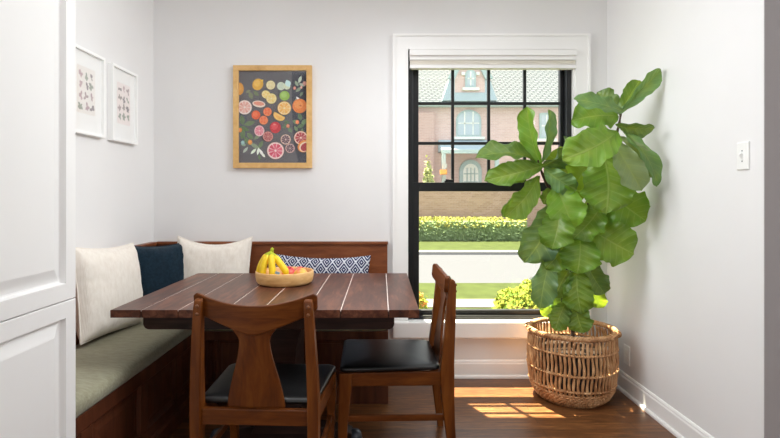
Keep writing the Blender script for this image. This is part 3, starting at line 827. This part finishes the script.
# ------------------------------------------------------------------ wicker basket
BX, BY = (571.5-CX)*3.20/F, 3.20
basket = empty('wicker_basket', (BX, BY, 0), 0, 'open weave natural wicker basket holding the fig plant by window', 'basket')
RP = [(0,.178),(.03,.212),(.07,.235),(.12,.249),(.2,.256),(.28,.257),(.36,.254),(.41,.250)]
def rad(z):
    for (z0,r0),(z1,r1) in zip(RP, RP[1:]):
        if z <= z1: t = (z-z0)/(z1-z0); return r0+(r1-r0)*t
    return RP[-1][1]
b = B(); n = 64
rnd = random.Random(3)
bands = [.108,.200,.318,.408]
for i in range(n):
    a0 = 2*PI*i/n; pts = []; rr = []
    ph = rnd.uniform(0, 6.28); 
    lean = [0, rnd.uniform(.02,.055), rnd.uniform(-.02,.02), rnd.uniform(.02,.055), 0]
    zz = 0.008
    while zz <= .409:
        k = zz/.409
        a = a0 + .014*math.sin(k*PI*4+.4) + .006*math.sin(k*11+ph)
        r = rad(zz)+.002*math.sin(k*20+ph)
        pts.append((r*math.cos(a), r*math.sin(a), zz)); rr.append(.0078+.0014*math.sin(k*31+ph)); zz += .0155
    b.tube(pts, rr, 7)
def ring(b, z, r, tr, waves=0, amp=0, n=150, ph=0, zamp=None):
    b.tube([((r+amp*math.cos(waves*t+ph))*math.cos(t), (r+amp*math.cos(waves*t+ph))*math.sin(t), z+(zamp if zamp is not None else amp)*math.sin(waves*t+ph)) for t in [2*PI*i/n for i in range(n)]], tr, 6, closed=True)
for z in bands[:3]:
    for ph in (0, PI): ring(b, z, rad(z), .005, n//1, .0085, 300, ph, .004)
k = 0; z = .006
while z < .082:
    for ph in ((0, PI) if k % 2 else (PI/2, 1.5*PI)): ring(b, z, rad(z), .0052, 25, .0075, 200, ph, .002)
    z += .0125; k += 1
obj('weave', b, 'wicker', basket, smooth=True)
b = B()
for ph in (0, 2*PI/3, 4*PI/3): ring(b, .414, .252, .0085, 34, .0085, 340, ph)
obj('rim', b, 'wicker', basket, smooth=True)
for a0 in (math.radians(-42), math.radians(172)):
    q = B(); ca, sa = math.cos(a0), math.sin(a0)
    for ph in (0, PI):
        pts = []
        for i in range(25):
            t = i/24; w = .065*math.cos(PI*t); hh = .035*math.sin(PI*t)
            r = .262+.010*math.sin(PI*t)*1.2+.004*math.cos(t*30+ph)
            pts.append((r*ca-w*sa, r*sa+w*ca, .405+hh*.55+.004*math.sin(t*30+ph)))
        q.tube(pts, .0055, 6)
    for w in (-.062,.062):
        pts = [((.252+.017*math.cos(t))*ca-(w+.006*t/6)*sa, (.252+.017*math.cos(t))*sa+(w+.006*t/6)*ca, .412+.019*math.sin(t)) for t in [i*.5 for i in range(26)]]
        q.tube(pts, .0042, 6)
    obj('handle', q, 'wicker', basket, smooth=True)
q = B().lathe([(.001,.004),(.172,.004),(.172,.012),(.001,.012)], 40); obj('base', q, 'wicker', basket)

# ------------------------------------------------------------------ fiddle leaf fig
fig = empty('fiddle_leaf_fig', (BX, BY, .0125), 0, 'tall fiddle leaf fig tree with broad green leaves standing in the wicker basket', 'plant')
FO = Vector((BX, BY, .0125))
obj('nursery_pot', B().lathe([(.001,0),(.165,0),(.172,.01),(.200,.28),(.210,.28),(.210,.305),(.200,.305),(.196,.27),(.001,.265)], 40), 'pot_plastic', fig, smooth=False)
obj('soil', B().lathe([(.001,.266),(.195,.2715),(.195,.278),(.1,.285),(.001,.288)], 32), 'soil', fig, smooth=True)
def trunk(pts, r0, r1):
    P = [at(*p)-FO for p in pts]; out = []
    for i in range(len(P)-1):
        a = P[max(0,i-1)]; b_, c, d = P[i], P[i+1], P[min(len(P)-1,i+2)]
        for k in range(6):
            t = k/6; out.append(.5*((2*b_)+(c-a)*t+(2*a-5*b_+4*c-d)*t*t+(3*b_-a-3*c+d)*t**3))
    out.append(P[-1]); n = len(out)-1
    return out, [r0+(r1-r0)*i/n*1.0+.0012*math.sin(i*1.9) for i in range(n+1)]
b = B()
for pts, r0, r1 in (([(573,332,3.2),(574,300,3.19),(577,272,3.17),(580,245,3.15),(577,222,3.13),(566,203,3.12),(549,188,3.10),(541,170,3.08),(538,160,3.07)], .013, .006),
                    ([(578,240,3.15),(586,212,3.08),(597,182,2.98),(606,155,2.90),(615,138,2.86),(619,124,2.84),(621,112,2.83)], .010, .005)):
    P, R = trunk(pts, r0, r1); b.tube(P, R, 9)
# bring the trunk down into the soil
b.tube([(0,0,.27), at(573,332,3.2)-FO+Vector((0,0,.01))], .013, 9)
obj('trunk', b, 'bark', fig, smooth=True)

PROF = [(0,.05),(.05,.17),(.12,.33),(.2,.47),(.3,.60),(.4,.70),(.5,.80),(.6,.91),(.7,.99),(.78,1.0),(.86,.93),(.92,.76),(.965,.52),(.99,.27),(1,.06)]
ROUND = [(0,.07),(.04,.28),(.1,.5),(.2,.74),(.3,.88),(.4,.96),(.5,1.0),(.6,1.0),(.7,.97),(.8,.86),(.88,.70),(.94,.50),(.98,.28),(1,.07)]
def prof(t, rnd_):
    def ev(T):
        for (a, x), (c, y) in zip(T, T[1:]):
            if t <= c: return x+(y-x)*(t-a)/(c-a)
        return T[-1][1]
    return ev(PROF)*(1-rnd_)+ev(ROUND)*rnd_
TONES = {'g':(96,142,46),'y':(148,178,54),'b':(94,134,84),'d':(70,106,50),'p':(144,164,118),'m':(116,160,54),'t':(88,128,92)}
LB = B(); luv = []; lcol = []
lrnd = random.Random(11)
def leaf(bx_, by_, tx, ty, d0, d1, wpx, tone='g', roll=0, fold=.25, bend=.12, rd=.6, pet=True):
    P0, P1 = at(bx_, by_, d0), at(tx, ty, d1)
    ax = P1-P0; L = ax.length; u = ax/L
    mid = (P0+P1)/2; cam = (Vector((0,0,EYE))-mid).normalized()
    side = u.cross(cam).normalized(); nrm = side.cross(u).normalized()
    if nrm.dot(cam) < 0: nrm = -nrm
    roll += lrnd.uniform(-14,14); R = Matrix.Rotation(math.radians(roll), 3, u); side = R @ side; nrm = R @ nrm
    W = wpx*((d0+d1)/2)/F/2/max(.45, math.cos(math.radians(roll)))
    nu, nv = 40, 18
    sd = lrnd.uniform(0,100); o = len(LB.v)
    c = TONES[tone]; j = lrnd.uniform(.82,1.12)
    c = srgb(*[min(255, q*j) for q in c])
    skew = lrnd.uniform(-.06,.06)
    for i in range(nu+1):
        t = i/nu; w = W*prof(t, rd)
        for k in range(nv+1):
            s_ = 2*k/nv-1
            wav = noise.noise(Vector((t*4.2+sd, s_*1.3, sd)))
            ww = w*(1+(.085*math.sin(t*19+sd+(3 if s_ > 0 else 0))+.05*math.sin(t*37+2*sd))*abs(s_)*(.4+.6*t))
            x = s_*ww
            n_ = fold*abs(s_)*ww - bend*L*(2*t-1)**2*1.0 + bend*L + (.34*W*wav+.16*W*math.sin(t*17+sd+2*s_))*(s_*s_) + 0.02*W*math.cos((t-abs(s_)*.22)*7.5*2*PI)*min(1,abs(s_)*2.5)*(1-.4*abs(s_))*-1
            n_ -= .05*W*abs(math.sin((t-abs(s_)*.2)*7.5*PI))*0
            p = P0+u*(t*L-.02*L*abs(s_)) + side*(x+skew*L*math.sin(PI*t)) + nrm*(n_*1.0)
            p = Vector(p)
            p.x = min(p.x, RIGHT-.012+.004*wav); p.y = min(p.y, BACK-.05)
            LB.v.append(tuple(p-FO)); luv.append(((s_+1)/2, t)); lcol.append(c)
    for i in range(nu):
        for k in range(nv):
            q = o+i*(nv+1)+k; LB.f.append((q, q+1, q+nv+2, q+nv+1)); LB.mi.append(0)
leaves = [
 # upper right branch
 (620,113,661,69, 2.83,2.82,16,'b',25,.6,.02,.1),
 (619,114,640,80, 2.86,2.86,15,'g',-20,.5,.03,.3),
 (620,113,597,92, 2.88,2.94,20,'b',20,.3,.05,.6),
 (622,111,573,99, 2.80,2.77,15,'b',48,.3,.12,.5),
 (618,116,571,121,2.87,2.88,30,'g',20,.2,.07,.8),
 (617,132,562,160,2.80,2.73,38,'m',16,.32,.08,.75),
 (616,124,655,128,2.82,2.78,14,'b',50,.3,.10,.4),
 (613,141,642,191,2.80,2.75,27,'p',-14,.35,.07,.4),
 (619,138,652,178,2.81,2.79,16,'p',-35,.35,.14,.4),
 (621,130,657,187,2.84,2.80,14,'b',-55,.3,.18,.4),
 # centre and right
 (604,156,606,214,2.92,2.86,50,'m',0,.18,.05,.95),
 (604,191,646,221,3.02,2.98,40,'g',4,.15,.06,.9),
 (575,205,560,146,3.14,3.16,42,'y',0,.2,.05,.7),
 (572,190,590,160,3.12,3.05,32,'y',10,.2,.05,.7),
 # left branch
 (541,166,527,106,3.07,3.04,18,'g',-20,.6,.03,.3),
 (541,164,549,109,3.08,3.10,11,'t',55,.5,.05,.3),
 (542,166,484,181,3.06,2.98,22,'g',30,.45,.12,.4),
 (538,163,475,158,3.08,3.04,16,'d',48,.4,.14,.4),
 (538,166,499,179,3.12,3.14,24,'g',20,.2,.08,.7),
 (536,160,521,139,3.12,3.15,12,'y',10,.2,.05,.7),
 (542,166,567,138,3.10,3.12,17,'t',45,.4,.16,.4),
 (545,170,577,190,3.04,3.00,22,'b',15,.25,.09,.6),
 (538,176,504,217,3.04,2.99,25,'m',-14,.35,.10,.4),
 (536,184,502,217,3.12,3.10,16,'d',20,.2,.05,.6),
 (552,188,543,204,3.10,3.08,14,'d',0,.2,.05,.6),
 # middle mass
 (556,186,574,229,3.04,2.98,37,'m',0,.22,.07,.8),
 (556,203,524,263,3.08,3.04,38,'t',-15,.3,.09,.7),
 (560,212,552,250,3.00,2.97,33,'m',0,.2,.07,.95),
 (566,218,545,206,3.10,3.10,22,'d',0,.2,.06,.7),
 (600,208,573,239,3.05,2.99,32,'g',0,.2,.08,.8),
 (590,229,634,254,3.03,2.97,43,'m',0,.16,.06,.95),
 (580,237,577,274,3.02,2.98,38,'g',0,.2,.09,.95),
 (566,241,545,269,3.06,3.02,29,'g',0,.2,.09,.9),
 (578,222,585,250,3.12,3.10,26,'d',0,.2,.06,.8),
 (588,200,606,240,3.30,3.30,26,'y',0,.2,.05,.8),  # extra leaf, mostly hidden, added to block the sun streak on the baseboard
 (604,198,619,231,3.08,3.06,22,'y',0,.2,.05,.7),
 # lower tier
 (551,257,540,309,3.06,3.01,25,'t',-18,.3,.08,.6),
 (569,270,555,298,3.07,3.03,22,'d',0,.25,.09,.8),
 (577,270,581,314,3.03,2.99,30,'g',0,.22,.07,.8),
 (585,260,605,294,3.08,3.04,25,'t',4,.3,.09,.7),
 (592,282,603,308,3.14,3.14,17,'y',0,.2,.06,.7),
 (566,302,555,331,3.06,3.03,21,'d',-4,.25,.07,.8),
 (576,304,584,333,3.04,3.01,26,'d',4,.22,.07,.85),
 (554,284,560,312,3.12,3.10,13,'g',30,.2,.06,.6),
 (556,300,542,316,3.18,3.20,13,'y',0,.2,.06,.7),
]
for a in leaves: leaf(*a)
fo = obj('foliage', LB, 'fig_leaf', fig, smooth=True)
me = fo.data
uvl = me.uv_layers.new(name='UVMap'); ca = me.color_attributes.new('tone', 'FLOAT_COLOR', 'POINT')
for i, l in enumerate(me.loops): uvl.data[i].uv = luv[l.vertex_index]
for i, c in enumerate(lcol): ca.data[i].color = c

# ------------------------------------------------------------------ outside
GZ = -.60
def ground(name, y0, y1, z, mat, x0=-16, x1=26, th=.1):
    return struct(name, B().box(x0, x1, y0, y1, z-th, z), mat)
ground('lawn', OUT+.01, 8.52, GZ, 'lawn_grass'); ground('sidewalk', 8.52, 9.2, GZ+.01, 'concrete')
ground('lawn', 9.2, 10.94, GZ, 'lawn_grass'); ground('street', 10.94, 16.75, GZ-.06, 'asphalt')
ground('curb', 16.75, 17.25, GZ+.03, 'curb_stone'); ground('lawn', 17.25, 34, GZ, 'lawn_grass', -30, 40)
def clump(b, n, box, size, m, rnd, shell=.25):
    x0,x1,y0,y1,z0,z1 = box
    for _ in range(n):
        while True:
            u, v, w = (rnd.uniform(-1,1) for _ in range(3))
            if 1-shell < max(abs(u),abs(v),abs(w)) and u*u*u*u+v**4+w**4 < 1.6: break
        c = Vector(((x0+x1)/2+u*(x1-x0)/2, (y0+y1)/2+v*(y1-y0)/2, (z0+z1)/2+w*(z1-z0)/2))
        d = Vector((rnd.gauss(0,1),rnd.gauss(0,1),rnd.gauss(0,1))).normalized(); e = d.orthogonal().normalized(); s_ = size*rnd.uniform(.6,1.3)
        b.add([c-d*s_, c+e*s_*.5, c+d*s_, c-e*s_*.5], [(0,1,2,3)], m)
rnd = random.Random(5)
b = B(); hx0, hx1 = -3.2, (526-CX)*21.5/F
b.box(hx0, hx1, 21.3, 22.3, GZ, GZ+.78, 0)
clump(b, 9000, (hx0, hx1, 21.1, 22.5, GZ, GZ+.80), .07, 0, rnd)
clump(b, 3600, (hx0, hx1, 21.05, 22.5, GZ+.52, GZ+.95), .065, 1, rnd, .9)
hd = obj('hedge', b, ['hedge_dark','hedge_yellow']); tag(hd, 'clipped green hedge with yellow tips across the street', 'hedge')
def bush(name, cx, cy, w, h, n, size, mats, label, cat, split=.8):
    r = random.Random(int(cx*100)); b = B()
    for _ in range(n):
        th, ph_ = r.uniform(0,2*PI), math.acos(r.uniform(-.2,1)); q = r.uniform(.55,1)**.5
        q *= .8+.3*noise.noise(Vector((math.cos(th)*2,math.sin(th)*2,ph_*2+cx)))
        c = Vector((w/2*q*math.sin(ph_)*math.cos(th), w/2*q*math.sin(ph_)*math.sin(th), max(.02, h*q*math.cos(ph_)*.85+.1*h)))
        d = Vector((r.gauss(0,1),r.gauss(0,1),r.gauss(0,.8)+.3)).normalized(); e = d.orthogonal().normalized(); s_ = size*r.uniform(.6,1.3)
        b.add([c-d*s_, c+e*s_*.5, c+d*s_, c-e*s_*.5], [(0,1,2,3)], 0 if r.random() < split else 1)
    for k in range(6):
        a = k*1.05; b.tube([(0,0,0),(w*.2*math.cos(a),w*.2*math.sin(a),h*.6)], [.012,.006], 5, m=1)
    o = obj(name, b, mats); o.location = (cx, cy, GZ); return tag(o, label, cat)
bush('shrub', (534-CX)*8.05/F, 8.05, 1.5, .62, 3600, .04, ['bush_yellow','bush_green'], 'bright yellow-green shrub just outside the window, behind the fig', 'shrub', .7)
bush('shrub', (421-CX)*8.1/F, 8.0, .22, .42, 160, .04, ['bush_yellow','flower_orange'], 'small flowering plant outside beside the left window edge', 'shrub')
HY = 26.0; HK = HY/F
def hx(x): return (x-CX)*HK
def hz(y): return EYE-(y-CY)*HK
bush('shrub', hx(424), 23.85, .95, 3.25-GZ, 1800, .13, ['bush_pale','hedge_dark'], 'pale young tree in front of the brick house across the street', 'tree', .9)

gw = empty('garden_wall', (4, 23.1, GZ), 0, 'low brown brick garden wall running behind the hedge across the street', 'wall', None, 'thing')
obj('brickwork', B().box(-9, 12, -.1, .1, 0, 1.62-GZ), 'garden_brick', gw)
obj('coping', B().box(-9, 12, -.14, .14, 1.62-GZ, 1.68-GZ), 'stone_pale', gw)
house = empty('brick_house', (hx(468), HY, GZ), 0, 'pale brick house with tiled roof and teal trim across the street', 'house')
HO = Vector((hx(468), HY, GZ))
def hobj(name, b, mats, parent=house, **kw):
    b.v = [tuple(Vector(p)-HO) for p in b.v]; return obj(name, b, mats, parent, **kw)
ev = hz(104)
hobj('facade', B().box(-8, 17, HY, HY+.4, GZ, ev), 'house_brick')
hobj('brick_bay', B().box(hx(404), hx(434), HY-.25, HY, GZ, hz(113)), 'house_brick_dark')
hobj('roof', B().prism([(HY-.35, ev),(HY+6.5, ev+4.6),(HY+6.5, ev+4.4),(HY-.35, ev-.12)], 'x', -8.5, 17.5), 'roof_tile')
hobj('eave', B().box(-8.5, 17.5, HY-.42, HY-.02, hz(107.5), hz(103.3)), 'teal_trim')
hobj('foundation_band', B().box(hx(470), 17, HY-.06, HY, hz(208), hz(191)), 'house_brick_dark')
# gable dormer
gx0, gx1, gz0, gzs, gzp = hx(453.5), hx(483), hz(102), hz(72), hz(46)
gm = (gx0+gx1)/2
dm = hobj('dormer', B().prism([(gx0,gz0),(gx1,gz0),(gx1,gzs),(gm,gzp),(gx0,gzs)], 'y', HY-.45, HY+4), 'house_brick')
b = B()
for sg, xe in ((-1,gx0),(1,gx1)):
    b.prism([(xe+sg*.38,gzs-.45),(gm,gzp+.15),(gm,gzp-.2),(xe+sg*.02,gzs-.5)], 'y', HY-.62, HY-.36)
hobj('bargeboard', b, 'teal_trim')
b = B()
for sg, xe in ((-1,gx0),(1,gx1)):
    b.prism([(xe,gz0),(xe+sg*.62,gz0),(xe+sg*.22,gzs-.35),(xe,gzs-.35)], 'y', HY-.44, HY+3.5)
hobj('dormer_side', b, 'slate')
hobj('dormer_apron', B().box(gx0-.02, gx1+.1, HY-.50, HY-.1, hz(102.8), hz(94.5)), 'slate')
def arch_poly(x0, x1, z0, z1, rise, n=10):
    return [(x0,z0),(x1,z0)]+[((x0+x1)/2+(x1-x0)/2*math.cos(PI*i/n), z1-rise+rise*math.sin(PI*i/n)) for i in range(n+1)]
def hwin(x0, x1, y0, y1, rise, yo, sill=True, bars=2):
    w = hobj('window', B().prism(arch_poly(hx(x0),hx(x1),hz(y1),hz(y0),rise), 'y', HY-.08-yo, HY-.02-yo), 'teal_trim')
    i = .10
    hobj('pane', B().prism(arch_poly(hx(x0)+i,hx(x1)-i,hz(y1)+i,hz(y0)-i,max(.05,rise-i)), 'y', HY-.10-yo, HY-.07-yo), 'teal_glass', w)
    q = B()
    for k in range(1, bars):
        X = hx(x0)+(hx(x1)-hx(x0))*k/bars; q.box(X-.03, X+.03, HY-.12-yo, HY-.09-yo, hz(y1)+i, hz(y0)-i)
    zc_ = (hz(y0)+hz(y1))/2; q.box(hx(x0)+i, hx(x1)-i, HY-.12-yo, HY-.09-yo, zc_-.03, zc_+.03)
    hobj('muntins', q, 'stone_pale', w)
    if sill: hobj('sill', B().box(hx(x0)-.15, hx(x1)+.15, HY-.2-yo, HY-.02-yo, hz(y1+2.6), hz(y1)), 'stone_pale', w)
hwin(463.6, 474, 72, 90, .26, .45)
hwin(456, 481, 110, 137, .5, 0, True, 3)
hwin(539, 553, 113, 139, .05, 0)
hwin(425, 436, 190, 205, .02, .0, False)
for xa, xb, ya, yb in ((460,463.4,77.5,74.5),(474.3,477.5,77.5,74.5),(467.5,470,71.5,67)):
    hobj('keystone', B().box(hx(xa),hx(xb),HY-.55,HY-.45,hz(ya),hz(yb)), 'stone_pale')
# porch
b = B().prism([(HY-1.6,hz(153)),(HY-.02,hz(140)),(HY-.02,hz(153))], 'x', hx(438), hx(492))
hobj('porch_roof', b, 'slate'); hobj('porch_beam', B().box(hx(438),hx(492),HY-1.62,HY-1.45,hz(156),hz(152.5)), 'teal_trim')
for x in (440, 490): hobj('porch_post', B().box(hx(x)-.09,hx(x)+.09,HY-1.6,HY-1.45,GZ,hz(156)), 'teal_trim')
ep = arch_poly(hx(459), hx(481), hz(210), hz(160), .55)
hobj('entry_arch', B().prism(ep, 'y', HY-.2, HY-.02), 'teal_trim')
ip = arch_poly(hx(462.5), hx(477.5), hz(210), hz(164), .4); d_ = hobj('entry_door', B().prism(ip, 'y', HY-.24, HY-.19), 'stone_pale')
q = B()
for k in range(1,4): X = hx(462.5)+(hx(477.5)-hx(462.5))*k/4; q.box(X-.025,X+.025,HY-.27,HY-.23,hz(205),hz(168))
for y in (174,182,190): q.box(hx(463),hx(477),HY-.27,HY-.23,hz(y)-.025,hz(y)+.025)
hobj('muntins', q, 'teal_trim', d_)
for x in (444.5, 449): hobj('lantern', B().box(hx(x)-.1,hx(x)+.1,HY-.25,HY-.02,hz(168),hz(164)), 'stone_pale') if x < 446 else None
hobj('flower_box', B().box(hx(436),hx(442),HY-2.0,HY-1.65,hz(176),hz(171.5)), 'flower_orange')

# ------------------------------------------------------------------ light
def light(name, typ, loc, energy, color=(1,1,1), **kw):
    d = bpy.data.lights.new(name, typ); d.energy = energy; d.color = color
    for k, v in kw.items(): setattr(d, k, v)
    o = bpy.data.objects.new(name, d); C.objects.link(o); o.location = loc; return o
tv = Vector((.45,-1,-2.74)).normalized()
sun = light('sun', 'SUN', (0,12,12), 40, (1,.90,.66), angle=.01); sun.rotation_euler = tv.to_track_quat('-Z','Y').to_euler()
def area(name, loc, target, w, h, energy, color=(1,1,1)):
    o = light(name, 'AREA', loc, energy, color, shape='RECTANGLE', size=w, size_y=h)
    o.rotation_euler = (Vector(target)-Vector(loc)).to_track_quat('-Z','Y').to_euler(); return o
area('rear_fill', (-1.15,-2.3,1.8), (1.5,2.7,1.3), 1.8, 1.5, 30, (.95,.98,1))  # unseen fill added behind the camera to brighten the right wall
area('side_fill', (3.1,-.9,1.7), (-1.4,2.7,1.3), 1.8, 1.6, 46, (.95,.98,1))  # unseen fill added at the right for the cabinet and left wall
area('bounce_fill', (.0,1.6,2.72), (.0,1.61,0), 2.4, 1.8, 19, (.95,.98,1))  # added overhead panel standing in for light bounced off the ceiling
for nm, lx, tx, en in (('wall_fill_right', -.75, 1.53, 15), ('wall_fill_left', .85, -1.54, 13.5)):  # pair of unseen fills added to brighten the side walls
    o = area(nm, (lx,2.35,2.45), (tx,2.5,1.0), 1.1, .8, en, (.95,.98,1)); o.data.spread = math.radians(105)

w = bpy.data.worlds.new('sky'); bpy.context.scene.world = w; w.use_nodes = True
bgn = w.node_tree.nodes['Background']; bgn.inputs[0].default_value = (.90,.95,1,1); bgn.inputs[1].default_value = 2.0

# ------------------------------------------------------------------ camera
cd = bpy.data.cameras.new('camera'); cam = bpy.data.objects.new('camera', cd); C.objects.link(cam)
cam.location = (0,0,EYE); cam.rotation_euler = (PI/2,0,0)
cd.sensor_width = 36; cd.sensor_fit = 'HORIZONTAL'; cd.lens = F*36/780
cd.shift_x = (390-CX)/780; cd.shift_y = -(219-CY)/780; cd.clip_start = .05; cd.clip_end = 200
sc = bpy.context.scene; sc.camera = cam
sc.view_settings.view_transform = 'Standard'; sc.view_settings.look = 'None'; sc.view_settings.exposure = 0
sc.cycles.use_denoising = True
sc.cycles.max_bounces = 10; sc.cycles.diffuse_bounces = 6; sc.cycles.transparent_max_bounces = 16
sc.cycles.sample_clamp_indirect = 6
